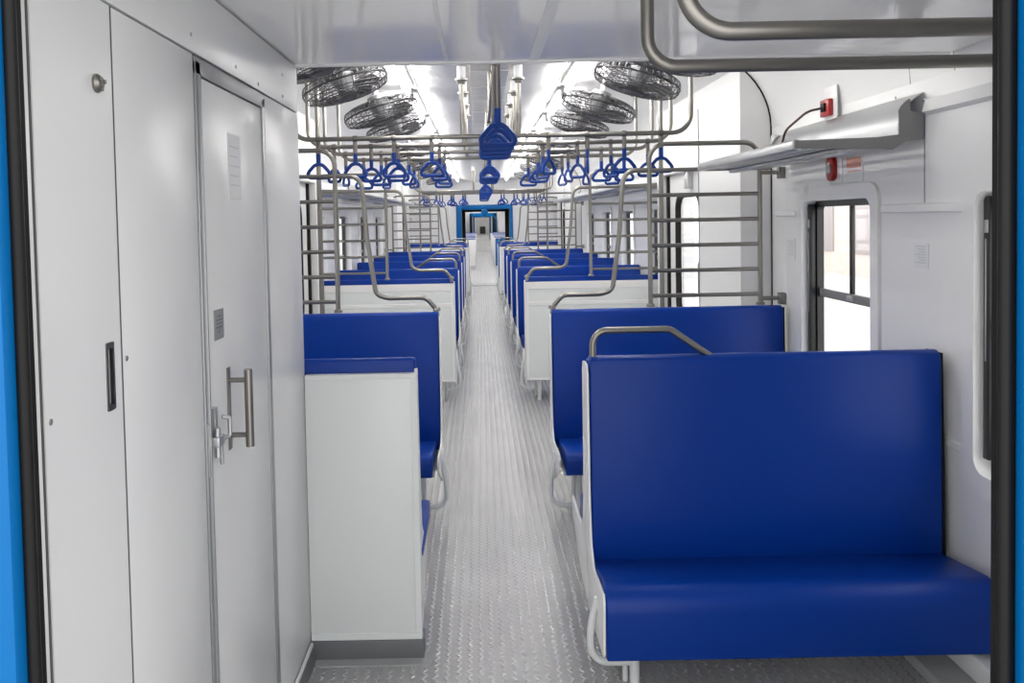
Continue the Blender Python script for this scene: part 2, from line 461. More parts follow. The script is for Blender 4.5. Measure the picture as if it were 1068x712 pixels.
# ------------------------------------------------------------------ windows
def window(name, y0, y1, side, full):
    """side=+1: right wall. Surround moulding, black frame, sash, glass."""
    X = WR if side > 0 else WL
    t = sthing(name)
    def q(x): return X + side * x
    def XR(a, b): a, b = q(a), q(b); return (min(a, b), max(a, b))
    ou = rrect(y0 - .065, y1 + .065, WIN_Z0 - .07, WIN_Z1 + .065, .085)
    inn = rrect(y0 + .004, y1 - .004, WIN_Z0 + .004, WIN_Z1 - .004, .055)
    a, c = XR(-.016, .004)
    MB().ring(ou, inn, 'x', a, c).build('surround', 'white2', t)
    a, c = XR(.004, .072)
    MB().ring(rrect(y0 - .02, y1 + .02, WIN_Z0 - .02, WIN_Z1 + .02, .06), inn, 'x', a, c).build('reveal', 'white2', t)
    a, c = XR(.05, .085)
    oi = rrect(y0 + .0045, y1 - .0045, WIN_Z0 + .0045, WIN_Z1 - .0045, .05)
    ii = rrect(y0 + .05, y1 - .05, WIN_Z0 + .03, WIN_Z1 - .035, .02)
    fr = MB().ring(oi, ii, 'x', a, c).build('window_frame', 'black_metal', t)
    a, c = XR(.062, .082)
    zm = 1.185
    MB().box(a, c, y0 + .04, y1 - .04, zm - .022, zm + .022, .003).build('sash_bar', 'alu_grey', t)
    MB().box(a, c, (y0 + y1) / 2 - .03, (y0 + y1) / 2 - .008, zm + .02, WIN_Z1 - .03, .003).build('mullion', 'black_metal', t)
    a, c = XR(.071, .075)
    MB().box(a, c, y0 + .04, y1 - .04, WIN_Z0 + .02, WIN_Z1 - .03).build('glass_pane', 'glass', t)
    if full:
        a, c = XR(.015, .05)
        for yy in (y0 + .008, y1 - .040):
            MB().box(a, c, yy, yy + .032, WIN_Z0 + .05, WIN_Z1 - .02, .004).build('guide_channel', 'black_metal', t)
            MB().box(a - .002, c - .001, yy + .003, yy + .030, 1.52, 1.565, .003).build('stop_block', 'alu', t)
            MB().box(a - .002, a + .004, yy + .013, yy + .020, 1.08, 1.50, .001, 1).build('channel_strip', 'alu', t)
        a, c = XR(.05, .064)
        lb = MB().box(a, c, (y0 + y1) / 2 - .06, (y0 + y1) / 2 + .0, zm - .012, zm + .012, .003)
        lb.build('sash_latch', 'alu', t)
    return t
k = 1
for i, (a, c) in enumerate(WINS_R):
    window('window_%d' % k, a, c, 1, i < 2); k += 1
for i, (a, c) in enumerate(WINS_L):
    window('window_%d' % k, a, c, -1, False); k += 1

# ------------------------------------------------------------------ doorway bays: pockets, header, door leaves
def doorway(n, d0, d1):
    for side in (1, -1):
        nm = 'right' if side > 0 else 'left'
        def mir(b): return b if side > 0 else b.mirror(XC)
        # profile of a pocket in x,z, following the cove
        pr = [(1.525, .0), (WR + .005, .0), (WR + .005, 2.10)] + [(XC + p[0] + .004, p[1] + .004) for p in arc(1.15, 2.10, .485, .46, 0.05, math.acos((1.525 - XC - 1.15) / .485), 8)]
        for y0, y1 in ((d0 + .05, d0 + PK0), (d1 - PK1, d1 - .0)):
            o = mir(MB().prism(pr, 'y', y0, y1)).build('wall_door_pocket_' + nm, 'white2', smooth=False); struct(o)
        pr2 = [(1.525, 1.93), (WR + .005, 1.93), (WR + .005, 2.10)] + pr[3:]
        struct(mir(MB().prism(pr2, 'y', d0 + PK0, d1 - PK1)).build('wall_door_header_' + nm, 'white2', smooth=False))
        # black gasket line along the pocket's edge against the cove and wall
        gl = [(WR - .003, .05), (WR - .003, 2.10)] + [(XC + p[0] - .003, p[1] - .003) for p in arc(1.15, 2.10, .485, .46, 0.05, 0.95, 8)]
        struct(mir(MB().tube([(p[0], d0 + .046, p[1]) for p in gl], .0045, 6)).build('trim_12', 'black'))
        struct(mir(MB().box(1.522, 1.526, d0 + PK0 - .008, d0 + PK0 + .002, 0.02, 2.33)).build('trim_13', 'trim_grey'))
        t = sthing('door_%d' % n); n += 1
        ya, yb = d0 + PK0 - .05, d1 - PK1 + .03
        ym = (ya + yb) / 2
        w0, w1 = ya + .31, yb - .28
        out = rrect(ya, yb - .02, .015, 1.925, .01, 5); inn = rrect(w0, w1, .80, 1.745, .11, 5)
        lf = mir(MB().ring(out, inn, 'x', 1.60, 1.632)).build('leaf', 'white2', t, smooth=False)
        mir(MB().ring(rrect(w0 - .016, w1 + .016, .784, 1.761, .12, 5), rrect(w0 + .006, w1 - .006, .806, 1.739, .105, 5), 'x', 1.594, 1.638)).build('gasket', 'black', lf)
        mir(MB().box(1.618, 1.622, w0 - .01, w1 + .01, .79, 1.75)).build('glass_pane', 'glass', lf)
        mir(MB().tube(fillet([(1.60, w0 - .1, 1.02), (1.565, w0 - .1, 1.02), (1.565, w0 - .1, 1.26), (1.60, w0 - .1, 1.26)], .02), .009)).build('handle', 'steel', lf)
        mir(MB().box(1.578, 1.645, yb - .075, yb - .03, .015, 1.925, .006)).build('edge_seal', 'black', t)
        mir(MB().box(1.56, 1.60, ym - .16, ym - .06, 1.80, 1.93, .004)).build('door_bracket', 'alu', t)
        mir(MB().box(1.55, 1.66, ya + .06, yb - .06, 0, .014, .003, 1)).build('sill', 'alu', t)
    return n
n = 4
for d0, d1 in DOORS: n = doorway(n, d0, d1)

# ------------------------------------------------------------------ benches
def bench_parts(root, w, a, apron, back=False, handle=False, frame='panel', zj=.375, zt=.415, tube=True, yf=-.485):
    """faces local -y, back plane at y=0, aisle end at sign a."""
    h = w / 2
    xa, xb = (-h, h)
    cx0, cx1 = (xa + .005, xb) if a < 0 else (xa, xb - .005)
    tz = 1.09 if tube else 1.072
    zb = zt - apron
    prof = [(-.066, zj - .05), (-.064, zj + .2), (-.056, tz - .04), (-.048, tz - .01), (-.030, tz), (-.006, tz), (-.006, zj - .05)]
    MB().prism(prof, 'x', cx0, cx1, .007, 3).build('backrest', 'vinyl', root)
    r = .075 if apron > .15 else .045
    prof = [(-.045, zb + .02), (-.045, zj)] + [(yf + r - r * math.sin(t), zt - r + r * math.cos(t)) for t in [k * PI / 2 / 7 for k in range(8)]] + [(yf, zb), (yf + .03, zb)]
    k = -.003 if apron > .15 else .022
    s0, s1 = (cx0 + k, cx1) if a < 0 else (cx0, cx1 - k)
    MB().prism(prof, 'x', s0, s1, .007, 3).build('seat', 'vinyl', root)
    # white end plate on the aisle side
    e0, e1 = (xa - .008, xa + .001) if a < 0 else (xb - .001, xb + .008)
    pl = [(-.004, 1.065), (-.040, 1.06), (-.058, 1.03), (-.068, zj + .22), (-.10, zj + .07), (-.16, zj + .015), (yf + .02, zt - .012), (yf + .006, zt - .04), (yf + .012, zb + .015)] + ([(yf + .03, .155), (-.004, .15)] if apron > .15 else [(-.36, zb - .03), (-.18, .19), (-.004, .165)])
    MB().prism(pl, 'x', e0, e1, .003, 2).build('end_plate', 'white2', root)
    e0, e1 = (xb + .002, xb + .010) if a < 0 else (xa - .010, xa - .002)
    pl2 = [(-.004, 1.08), (-.045, 1.08), (-.066, zj), (-.066, zj - .05), (-.004, zj - .05)]
    MB().prism(pl2, 'x', e0, e1).build('edge_gasket', 'black', root)
    MB().box(xa + .02, xb - .02, yf + .045, -.05, zb - .012, zb + .018, .004, 1).build('seat_pan', 'frame_tube', root)
    xt = a * (h + .032)
    tb = MB().tube(fillet([(a * (h + .006), -.26, .30 if apron > .15 else .36), (xt, -.25, .20), (xt, -.25, .07), (a * (h - .10), -.25, .07)], [0, .5, .12, 0], 8), .0125, 10)
    if tube: tb.build('end_tube', frame, root)
    else: tb.bm.free()
    for xx in (a * (h - .115),):
        for yy in (-.27, -.07):
            MB().cyl((xx, yy, 0), (xx, yy, zb - .010), .017, 12).build('leg', frame, root)
    MB().cyl((a * (h - .088), -.24, 0.0), (a * (h - .088), -.24, zb - .010), .010, 10).build('brace', frame, root)
    if handle:
        x0 = a * (h - .022)
        g = [(x0, -.02, .98), (x0, -.02, 1.183), (x0 - a * .285, -.02, 1.183), (x0 - a * .44, -.02, 1.075)]
        MB().tube(fillet(g, [0, .055, .05, 0], 8), .0125, 12).build('grab_handle', 'steel', root)
    if back:
        z0 = .19
        MB().box(xa, xb, -.002, .012, z0, 1.046).build('back_panel', 'panel', root, smooth=False)
        b = MB()
        b.box(xa, xb, .010, .018, .985, 1.048, .002, 1)
        b.box(xa, xb, .010, .018, .845, .875, .002, 1)
        e0, e1 = (xa, xa + .025) if a < 0 else (xb - .025, xb)
        b.box(e0, e1, .010, .018, z0, 1.048, .002, 1)
        b.box(xa, xb, .010, .018, z0, z0 + .02, .002, 1)
        b.build('panel_batten', 'white2', root)
    return root

W = 1.285
XR, XL = .385 + W / 2, -.235 - W / 2
GRP = 'blue train benches'
protos = {}
def bench(side, Y, away, label, **kw):
    a = -side                                  # aisle end in world x
    al = -a if away else a                     # ... and in the bench's own frame
    key = (al, tuple(sorted(kw.items())))
    x = XR if side > 0 else XL
    rz = PI if away else 0
    if key in protos:
        return dup(protos[key], (x, Y, 0), rz, label)
    t = thing('train_bench', label, 'bench', (x, Y, 0), rz)
    bench_parts(t, W, al, kw.get('apron', .10), kw.get('back', False), kw.get('handle', False), kw.get('frame', 'panel'), kw.get('zj', .375), kw.get('zt', .415), kw.get('tube', True), kw.get('yf', -.485))
    protos[key] = t
    return t
SD = {1: 'right', -1: 'left'}
bench(1, 3.0, False, 'largest blue vinyl bench, facing the camera beside the near window', apron=.228, handle=True, zj=.345, zt=.383, yf=-.405)
bench(1, 3.012, True, 'blue bench right of aisle, turned away behind the largest front bench', apron=.115, tube=False)
for s in (1, -1):
    bench(s, 4.545, False, f'blue bench {SD[s]} of aisle below the nearest steel ladder screen, facing the camera', apron=.115, back=True)
rows = [7.06, 8.60, 10.15, 11.70, 13.32]
for s in (1, -1):
    bench(s, rows[0], True, f'white-backed bench {SD[s]} of aisle, first row past the first side doors', apron=.115, back=True)
    for i in (1, 2, 3):
        bench(s, rows[i], False, f'blue bench {SD[s]} of aisle, {ORD[i]} row past the first side doors, facing the camera', apron=.115, handle=True)
        bench(s, rows[i] + .012, True, f'blue bench {SD[s]} of aisle, {ORD[i]} row past the first side doors, turned away', apron=.115, tube=False)
    bench(s, rows[4], False, f'blue bench {SD[s]} of aisle, last row before the second side doors', apron=.115, back=True)
    bench(s, 16.02, True, f'white-backed bench {SD[s]} of aisle, first row past the second side doors', apron=.115, back=True)
    bench(s, 17.58, False, f'blue bench {SD[s]} of aisle, last row before the far blue portal, facing the camera', apron=.115, handle=True)
    bench(s, 17.592, True, f'blue bench {SD[s]} of aisle, last row before the far blue portal, turned away', apron=.115, tube=False)

# the front bench on the left has a full white panel down to a skirting
t = thing('train_bench', 'white panelled bench back left of aisle with a blue pad along its top', 'bench', (0, 2.955, 0), 0)
x0, x1 = -1.515, -.238
prof = [(.006, .33), (.006, 1.098), (.03, 1.10), (.05, 1.085), (.064, .575), (.066, .33)]
MB().prism(prof, 'x', x0, x1 - .006, .012, 3).build('backrest', 'vinyl', t)
prof = [(.045, .345), (.045, .375), (.44, .422), (.47, .41), (.485, .38), (.485, .333), (.455, .333)]
MB().prism(prof, 'x', x0, x1 + .004, .007, 3).build('seat', 'vinyl', t)
MB().box(LX + .001, x1, -.030, .004, .073, 1.047, .002).build('back_panel', 'panel', t)
b = MB()
b.box(LX + .003, x1 - .0005, -.0335, -.029, 1.030, 1.047, .001, 1)
b.box(x1 - .022, x1, -.0335, -.029, .0985, 1.0295, .001, 1)
b.box(LX + .003, x1 - .0005, -.0335, -.029, .073, .098, .001, 1)
b.build('panel_batten', 'panel', t)
b = MB(); pl = [(.004, 1.06), (.04, 1.055), (.068, .60), (.10, .45), (.16, .39), (.465, .41), (.48, .38), (.47, .345), (.36, .30), (.18, .19), (.004, .073)]
b.prism(pl, 'x', x1 - .012, x1 - .001, .003, 2); b.build('end_plate', 'white2', t)
b = MB(); b.box(LX + .001, x1 + .006, -.034, .05, 0, .072, .004); b.build('skirting', 'skirt', t)
MB().cyl((-1.3, .4, 0), (-1.3, .4, .37), .017).build('leg', 'panel', t)
MB().cyl((-.36, .4, 0), (-.36, .4, .37), .017).build('leg', 'panel', t)
struct(MB().prism(rrect(LX + .018, x1 + .035, 2.875, 2.965, .025, 5), 'z', 0, .004).build('trim_14', 'skirt_lip'))

# ------------------------------------------------------------------ ladder screens and grab poles
def ladder(side, Y, flip, label):
    """flip=-1: seen from the far side (doors on the near side)."""
    t = thing('ladder_screen', label, 'screen', (XC, Y, 0), 0, None)
    x0, x1 = .880, 1.498
    s = side
    U = fillet([(s * x0, 0, 1.10), (s * x0, 0, 2.0), (s * x1, 0, 2.0), (s * x1, 0, 1.10)], .09, 8)
    MB().tube(U, .0135, 12).build('frame_tube', 'steel', t)
    for z in (1.150, 1.291, 1.432, 1.573, 1.714, 1.855):
        MB().cyl((s * x0, 0, z), (s * x1, 0, z), .0115, 10).build('rung', 'steel', t)
    for z in (1.125, 1.83):
        b = MB().cyl((s * x1, 0, z), (s * 1.60, 0, z), .012, 10)
        b.box(min(s * 1.60, s * 1.634), max(s * 1.60, s * 1.634), -.022, .022, z - .035, z + .03, .004)
        b.build('wall_clamp', 'steel', t)
    for x in (x0, x1):
        MB().lathe([(.024, 0), (.024, .01), (.016, .018)], (s * x, 0, 1.090), 14).build('foot_flange', 'steel', t)
    return t
def grab(side, t):
    s = side
    P = [(.325, 1.06), (.330, 1.10), (.385, 1.165), (.60, 1.165), (.665, 1.185), (.708, 1.50), (.735, 1.855), (.875, 1.855)]
    pts = fillet([(s * x, 0, z) for x, z in P], [0, .05, .06, .14, .12, 0, .075, 0], 6)
    g = MB().tube(pts, .0135, 12).build('grab_pole', 'steel', t)
    MB().lathe([(.022, 0), (.022, .012), (.016, .02)], (s * .325, 0, 1.09), 14).build('flange', 'steel', g)
for i, Y in enumerate((4.575, 7.03, 13.35, 15.99)):
    where = ('before the first side doors', 'just past the first side doors', 'before the second side doors', 'just past the second side doors')[i]
    for s in (1, -1):
        grab(s, ladder(s, Y, 1, f'steel ladder screen with bent grab pole {SD[s]} of aisle {where}'))

# ------------------------------------------------------------------ strap rails across the doorway bays
ZR = 2.08
def rail(Y, label):
    t = thing('strap_rail', label, 'rail', (XC, Y, 0))
    P = fillet([(-1.165, 0, 2.55), (-1.165, 0, ZR), (1.165, 0, ZR), (1.165, 0, 2.55)], .11, 8)
    MB().tube(P, .014, 12).build('rail', 'steel', t)
    for s in (-1, 1):
        p = MB().cyl((s * .165, 0, ZR), (s * .165, 0, 2.42), .013, 12).build('post', 'steel', t)
        MB().lathe([(.022, 2.385), (.026, 2.40), (.036, 2.405), (.036, 2.415), (.02, 2.418)], (s * .165, 0, 0), 16).build('cup', 'steel', p)
        MB().lathe([(.024, 2.416), (.026, 2.486)], (s * .165, 0, 0), 16).build('pedestal', 'light_frame', p)
        MB().lathe([(.036, 0), (.036, .012), (.016, .02)], (s * 1.165, 0, 2.535), 14).build('flange', 'steel', t)
    return t
grips = {}
def strap_mesh(t, D=0.0):
    """strap hung from z=0 (rail centre) down; the grip is a rounded triangle."""
    MB().tube([(0, 0, -.0195), (0, 0, -.115 - D)], .008, 8, flat=(.0125, .0055)).build('strap', 'steel_dark', t)
    b = MB()
    b.tube([(0, 0, -.085 - D), (0, 0, -.125 - D), (0, 0, -.152 - D)], .011, 10, flat=(.013, .009))
    P = [(0, 0, -.143), (-.026, 0, -.150), (-.065, 0, -.196), (-.058, 0, -.222), (.058, 0, -.222), (.065, 0, -.196), (.026, 0, -.150)]
    pts = []
    # rounded closed loop
    V = [Vector(p) - Vector((0, 0, D)) for p in P]
    N = len(V)
    for i in range(N):
        p, q0, q1 = V[i], V[i - 1], V[(i + 1) % N]
        r = .38
        A = p + (q0 - p) * min(r, .018 / (q0 - p).length); B = p + (q1 - p) * min(r, .018 / (q1 - p).length)
        for k in range(4):
            u = k / 3
            pts.append(A * (1 - u) ** 2 + p * 2 * u * (1 - u) + B * u * u)
    b.tube(pts, .008, 8, closed=True, flat=(.0095, .0105))
    b.build('grip', 'grip', t)
    MB().tube([(0, -.0175 * math.cos(a), .0175 * math.sin(a)) for a in [2 * PI * k / 12 for k in range(12)]], .004, 6, closed=True, flat=(.013, .002)).build('loop', 'steel_dark', t)
def strap(loc, rz, label, D=0.0):
    if D not in grips:
        t = thing('hanging_strap', label, 'hand strap', loc); strap_mesh(t, D); grips[D] = t
    else:
        t = dup(grips[D], loc, 0, label)
    for c in t.children:
        if c.name.startswith('grip'): c.rotation_euler = (0, 0, rz)
    return t
bars = [(4.76, 'near'), (5.26, 'near'), (5.83, 'near'), (6.42, 'near'), (13.75, 'far'), (14.3, 'far'), (14.85, 'far'), (15.4, 'far')]
xs = [-1.005, -.79, -.565, -.345, .335, .56, .775, .99]
for i, (Y, w) in enumerate(bars):
    rail(Y, f'steel strap rail, {ORD[i % 4]} across the {w} doorway bay')
    for j, x in enumerate(xs):
        rr = random.uniform(-.25, .25)
        if i == 0: rr = (.05, -.1, .06, .03, .9, 1.45, .08, .05)[j]
        elif random.random() < .45: rr = random.choice((-1, 1)) * random.uniform(.6, 1.3)
        xx = XC + x + (0 if i == 0 else random.uniform(-.03, .03))
        o = strap((xx, Y, ZR), rr, f'blue grip strap, {ORD[j]} from the left on the {ORD[i % 4]} rail of the {w} doorway')
# aisle rail with its straps
def aisle_rail(y0, y1, label):
    t = thing('aisle_rail', label, 'rail', (XC, (y0 + y1) / 2, 0))
    L = (y1 - y0) / 2
    MB().cyl((0, -L, 2.26), (0, L, 2.26), .0125, 12).build('rail', 'steel', t)
    for y in (-L + .12, 0, L - .12):
        MB().cyl((0, y, 2.26), (0, y, 2.486), .011, 10).build('post', 'steel', t)
aisle_rail(2.97, 6.9, 'steel rail along the ceiling over the near end of the aisle')
aisle_rail(7.5, 13.3, 'steel rail along the ceiling over the middle of the aisle')
k = 0
for Y in (3.05, 3.24, 3.44, 3.66, 5.50, 5.72, 5.95, 6.2, 8.6, 9.1, 9.7, 10.4, 11.2, 12.2):
    o = strap((XC, Y, 2.26), random.uniform(-.25, .25), f'blue grip strap, {ORD[k]} in the line hanging above the aisle', D=.165); k += 1

# vertical stanchions in the doorway bays
for i, Y in enumerate((5.47, 14.7)):
    for s in (1, -1):
        t = thing('stanchion_pole', f'floor to ceiling steel pole {SD[s]} of aisle in the {("near", "far")[i]} doorway bay', 'pole', (XC + s * 1.145, Y, 0))
        MB().cyl((0, 0, .004), (0, 0, 2.552), .0165, 14).build('pole', 'steel', t)
        MB().lathe([(.04, 0), (.04, .012), (.022, .025)], (0, 0, 0), 16).build('foot_flange', 'steel', t)

# ------------------------------------------------------------------ overhead handrails at the entrance
def overhead(x0, Y, z, r, bend, label):
    t = thing('overhead_handrail', label, 'handrail', (0, Y, 0))
    MB().tube(fillet([(x0, 0, 2.160), (x0, 0, z), (1.704, 0, z)], bend, 12), r, 18).build('rail', 'steel', t)
    MB().lathe([(.034, 0), (.034, .008), (r, .012)], (1.708, 0, z), 18, (-1, 0, 0)).build('wall_flange', 'steel', t)
    MB().lathe([(.034, 0), (.034, .006), (r, .010)], (x0, 0, 2.161), 18, (0, 0, -1)).build('ceiling_flange', 'steel', t)
overhead(.407, 1.95, 1.953, .016, .07, 'overhead steel handrail, thinner and lower one by the low ceiling edge')
overhead(.368, 1.45, 1.922, .0165, .085, 'overhead steel handrail, thicker and higher one nearest the camera')

# ------------------------------------------------------------------ luggage racks
def rack(side, y0, y1, label):
    L = (y1 - y0) / 2
    t = thing('luggage_rack', label, 'luggage rack', (XC, (y0 + y1) / 2, 0))
    s = side
    def mb(): return MB()
    def fin(b): return b if s > 0 else b.mirror(0)
    xo = 1.134                                  # front edge
    back = [(1.634, 2.05), (1.60, 2.030), (1.572, 2.008), (1.545, 1.975), (1.538, 1.93), (1.540, 1.868)]
    fin(mb().sheet(back[::-1], 'y', -L + .007, L - .007, .004)).build('back_sheet', 'alu', t)
    plate = [(1.577, 2.029), (1.56, 2.018), (1.543, 2.000), (1.535, 1.984), (1.535, 1.893), (1.45, 1.884), (1.138, 1.877), (1.138, 1.846), (1.513, 1.837), (1.563, 1.867), (1.630, 1.875), (1.630, 1.975), (1.581, 1.983)]
    for y in (-L, L - .012):
        fin(mb().prism(plate, 'y', y, y + .006)).build('end_bracket', 'alu_grey', t)
    fp = [(xo - .008, 1.842), (xo + .03, 1.838), (xo + .035, 1.872), (xo + .01, 1.885), (xo - .006, 1.876)]
    fin(mb().prism(fp, 'y', -L + .001, L - .001, .006, 2)).build('front_rail', 'alu', t)
    b = mb()
    for k in range(7):
        x = xo + .06 + k * .048
        b.box(x, x + .036, -L + .012, L - .012, 1.846, 1.858, .004, 1)
    fin(b).build('shelf_slats', 'alu', t)
    fin(mb().box(1.30, 1.335, -L, L, 1.825, 1.842, .003, 1)).build('under_rail', 'alu', t)
    return t
rack(1, 3.13, 4.49, 'aluminium luggage rack above the near right window')
for s in (1, -1):
    for i in range(3):
        y0 = 7.14 + i * 2.05
        rack(s, y0, y0 + 2.0, f'aluminium luggage rack on the {SD[s]}, {ORD[i]} between the two side doors')
    rack(s, 16.1, 18.9, f'aluminium luggage rack on the {SD[s]} past the second side doors')

# ------------------------------------------------------------------ ceiling fans
def fan(loc, ry, rz, label):
    if 'f' in grips: return dup(grips['f'], loc, rz, label, None, rot=(0, ry, rz))
    t = thing('ceiling_fan', label, 'fan', loc, rz); t.rotation_euler = (0, ry, rz)
    R = .23
    for nm, sg in (('cage', -1), ('upper_cage', 1)):
        b = MB()
        for r, h in ((R, .0), (R * .96, .034), (R * .84, .046), (R * .70, .053), (R * .55, .057), (R * .40, .059), (R * .26, .060)):
            pts = [(r * math.cos(2 * PI * k / 28), r * math.sin(2 * PI * k / 28), sg * h) for k in range(28)]
            b.tube(pts, .0027 if r < R else .0055, 5, closed=True)
        for k in range(40):
            a = 2 * PI * k / 40
            c, sn = math.cos(a), math.sin(a)
            b.tube([(R * c, R * sn, 0), (R * .99 * c, R * .99 * sn, sg * .02), (R * .96 * c, R * .96 * sn, sg * .034), (R * .84 * c, R * .84 * sn, sg * .046), (R * .5 * c, R * .5 * sn, sg * .058), (.05 * c, .05 * sn, sg * .061)], .0019, 4)
        b.build(nm, 'fan', t)
    MB().lathe([(.05, -.069), (.055, -.065), (.055, -.060), (.02, -.057)], (0, 0, 0), 18).build('badge', 'fan', t)
    hub = MB().lathe([(.015, -.045), (.045, -.04), (.05, -.01), (.062, .03), (.066, .07), (.058, .095), (.03, .105)], (0, 0, 0), 20).build('motor', 'fan_blade', t)
    for k in range(3):
        a = k * 2 * PI / 3
        b = MB(); bm = bmesh.new()
        P = [(.045, -.03, .012), (.10, -.065, .022), (.165, -.070, .020), (.185, -.02, .004), (.175, .04, -.014), (.11, .045, -.018), (.045, .025, -.010)]
        for z in (0, .003):
            bm.verts.new
        A = [bm.verts.new(Vector(p) + Vector((0, 0, -.02))) for p in P]; B = [bm.verts.new(Vector(p) + Vector((0, 0, -.017))) for p in P]
        bm.faces.new(A[::-1]); bm.faces.new(B)
        for i in range(7): bm.faces.new((A[i], A[(i + 1) % 7], B[(i + 1) % 7], B[i]))
        b.add(bm, Matrix.Rotation(a, 4, 'Z')); b.build('blade', 'fan_blade', t)
    b = MB().cyl((0, 0, .10), (0, 0, .262), .02, 12)
    b.lathe([(.03, .205), (.058, .215), (.058, .235), (.05, .255), (.03, .262)], (0, 0, 0), 18)
    b.build('mount', 'fan_body', t)
    grips['f'] = t
    return t
ys = ((3.60, .77, 2.315), (4.33, .77, 2.315), (5.02, .665, 2.27), (6.25, .70, 2.30), (8.6, .77, 2.315), (10.4, .77, 2.315), (12.2, .77, 2.315), (14.3, .77, 2.315))
for i, (Y, xf, zf) in enumerate(ys):
    for s in (1, -1):
        # tipped so that the outer rim hangs lower
        fan((XC + s * xf, Y, zf), s * math.radians(17), 0 if s > 0 else 0, f'grey caged ceiling fan {SD[s]} of aisle, {ORD[i]} from the camera')

# ------------------------------------------------------------------ ceiling lights
def clight(x, y, label, Lh=.6):
    if 'l' in grips: return dup(grips['l'], (x, y, 2.559), 0, label)
    t = thing('ceiling_light', label, 'ceiling light', (x, y, 2.559))
    b = MB()
    b.box(-.04, .04, -Lh, Lh, -.022, 0, .004, 1)
    b.box(-.018, .018, -Lh, -Lh + .02, -.085, -.02, .003, 1); b.box(-.018, .018, Lh - .02, Lh, -.085, -.02, .003, 1)
    b.build('housing', 'light_frame', t)
    MB().cyl((0, -Lh + .02, -.066), (0, Lh - .02, -.066), .0165, 14).build('tube', 'light', t)
    grips['l'] = t
    return t
for i, Y in enumerate((3.75, 5.2, 6.65, 8.1, 9.55, 11.0, 12.45, 13.9, 15.35, 16.8, 18.25)):
    for s in (1, -1):
        clight(XC + s * .56, Y, f'white strip ceiling light {SD[s]} of the duct, {ORD[i]} from the camera')

# ------------------------------------------------------------------ things on the right wall
t = thing('alarm_socket', 'red alarm socket on a white plate above the luggage rack, a cable plugged in', 'alarm socket', (1.692, 3.93, 2.10))
MB().box(-.006, .0, -.085, .055, -.055, .10, .002).build('back_plate', 'white2', t)
MB().box(-.03, -.006, -.05, .05, -.04, .04, .005).build('socket_body', 'red', t)
MB().box(-.040, -.03, -.02, .022, -.018, .022, .003).build('socket_face', 'black', t)
MB().tube(fillet([(-.036, 0, 0), (-.10, .02, -.01), (-.17, .12, -.09), (-.19, .16, -.215)], .08, 6), .006, 8).build('cable', 'cable', t)
t = thing('emergency_alarm', 'red emergency pull handle on the white wall under the luggage rack', 'alarm', (WR, 3.912, 1.80))
MB().box(-.006, 0, -.075, .06, -.06, .075, .003).build('back_plate', 'white2', t)
MB().prism([(p[0], p[1]) for p in rrect(-.032, .045, -.05, .07, .036, 6)], 'x', -.03, -.006, .004).build('cover', 'red', t)
hb = MB().prism(rrect(-.016, .029, -.018, .038, .016, 5), 'x', -.036, -.03, .002); hb.build('pull', 'bolt', t)
t = thing('warning_plate', 'small warning plate with faded red print beside the red pull handle', 'sign', (WR, 3.715, 1.795))
MB().box(-.004, 0, -.085, .085, -.06, .062, .001, 1).build('plate', 'paper', t)
b = MB(); b.box(-.005, -.004, -.07, .07, .005, .052)
b.box(-.005, -.004, -.07, .06, -.012, -.006); b.build('red_print', 'red_print', t)
def notice(Y, z, w, h, label):
    t = thing('paper_sign', label, 'notice', (WR, Y, z))
    MB().box(-.0015, 0, -w / 2, w / 2, -h / 2, h / 2).build('sheet', 'paper', t)
    b = MB()
    for k in range(7):
        b.box(-.0022, -.0015, -w * .32, w * (.32 - .1 * (k % 3)), h * (.36 - .11 * k), h * (.36 - .11 * k) + .004)
    b.box(-.0022, -.0015, -w * .5, -w * .46, -h / 2, h / 2)
    b.build('print', 'print', t)
notice(3.156, 1.425, .11, .095, 'white paper notice on the wall between the two near right windows')
notice(4.48, 1.405, .13, .115, 'white paper notice between the near right window and the ladder screen')
for i, (y, z) in enumerate(((3.12, 2.02), (3.33, 2.06), (2.95, 2.01), (2.80, 2.0))):
    struct(MB().lathe([(.006, 0), (.006, .002), (.003, .003)], (WR - .01, y, z), 10, (-1, 0, 0)).build('trim_15', 'bolt'))

# ------------------------------------------------------------------ far end wall and portal
b = MB()
b.box(WL, -.56, Y1, Y1 + .1, 0, 2.62); b.box(.80, WR, Y1, Y1 + .1, 0, 2.62); b.box(-.56, .80, Y1, Y1 + .1, 1.95, 2.62)
struct(b.build('wall_far', 'white2', smooth=False))
PF = portal('door_20', Y1 - .03, 1, -.56, .80, -.425, .72, 1.945, 1.83, (-.345, .625, 1.775), Y1 + .5)
b = MB(); b.box(-.43, -.425, Y1, 20.2, 0, 1.84); b.box(.72, .725, Y1, 20.2, 0, 1.84); b.box(-.425, .72, Y1, 20.2, 1.83, 1.84)
b.build('bellows', 'black', PF)
MB().lathe([(.085, 0), (.085, .02), (.06, .03)], (.125, Y1 - .03, 1.76), 20, (0, -1, 0)).build('round_cap', 'portal_blue', PF)
for s in (1, -1):                                 # ribbed trim beside the far portal
    for k, dx in enumerate((.16, .30, .55)):
        x = .12 + s * (.68 + dx)
        struct(MB().box(x - .015, x + .015, Y1 - .02, Y1, 0, 2.2, .004, 1).build('trim_16', 'white2'))

struct(MB().box(-.56, .80, Y1 - .10, Y1 - .02, 0, .006, .002, 1).build('trim_19', 'black'))
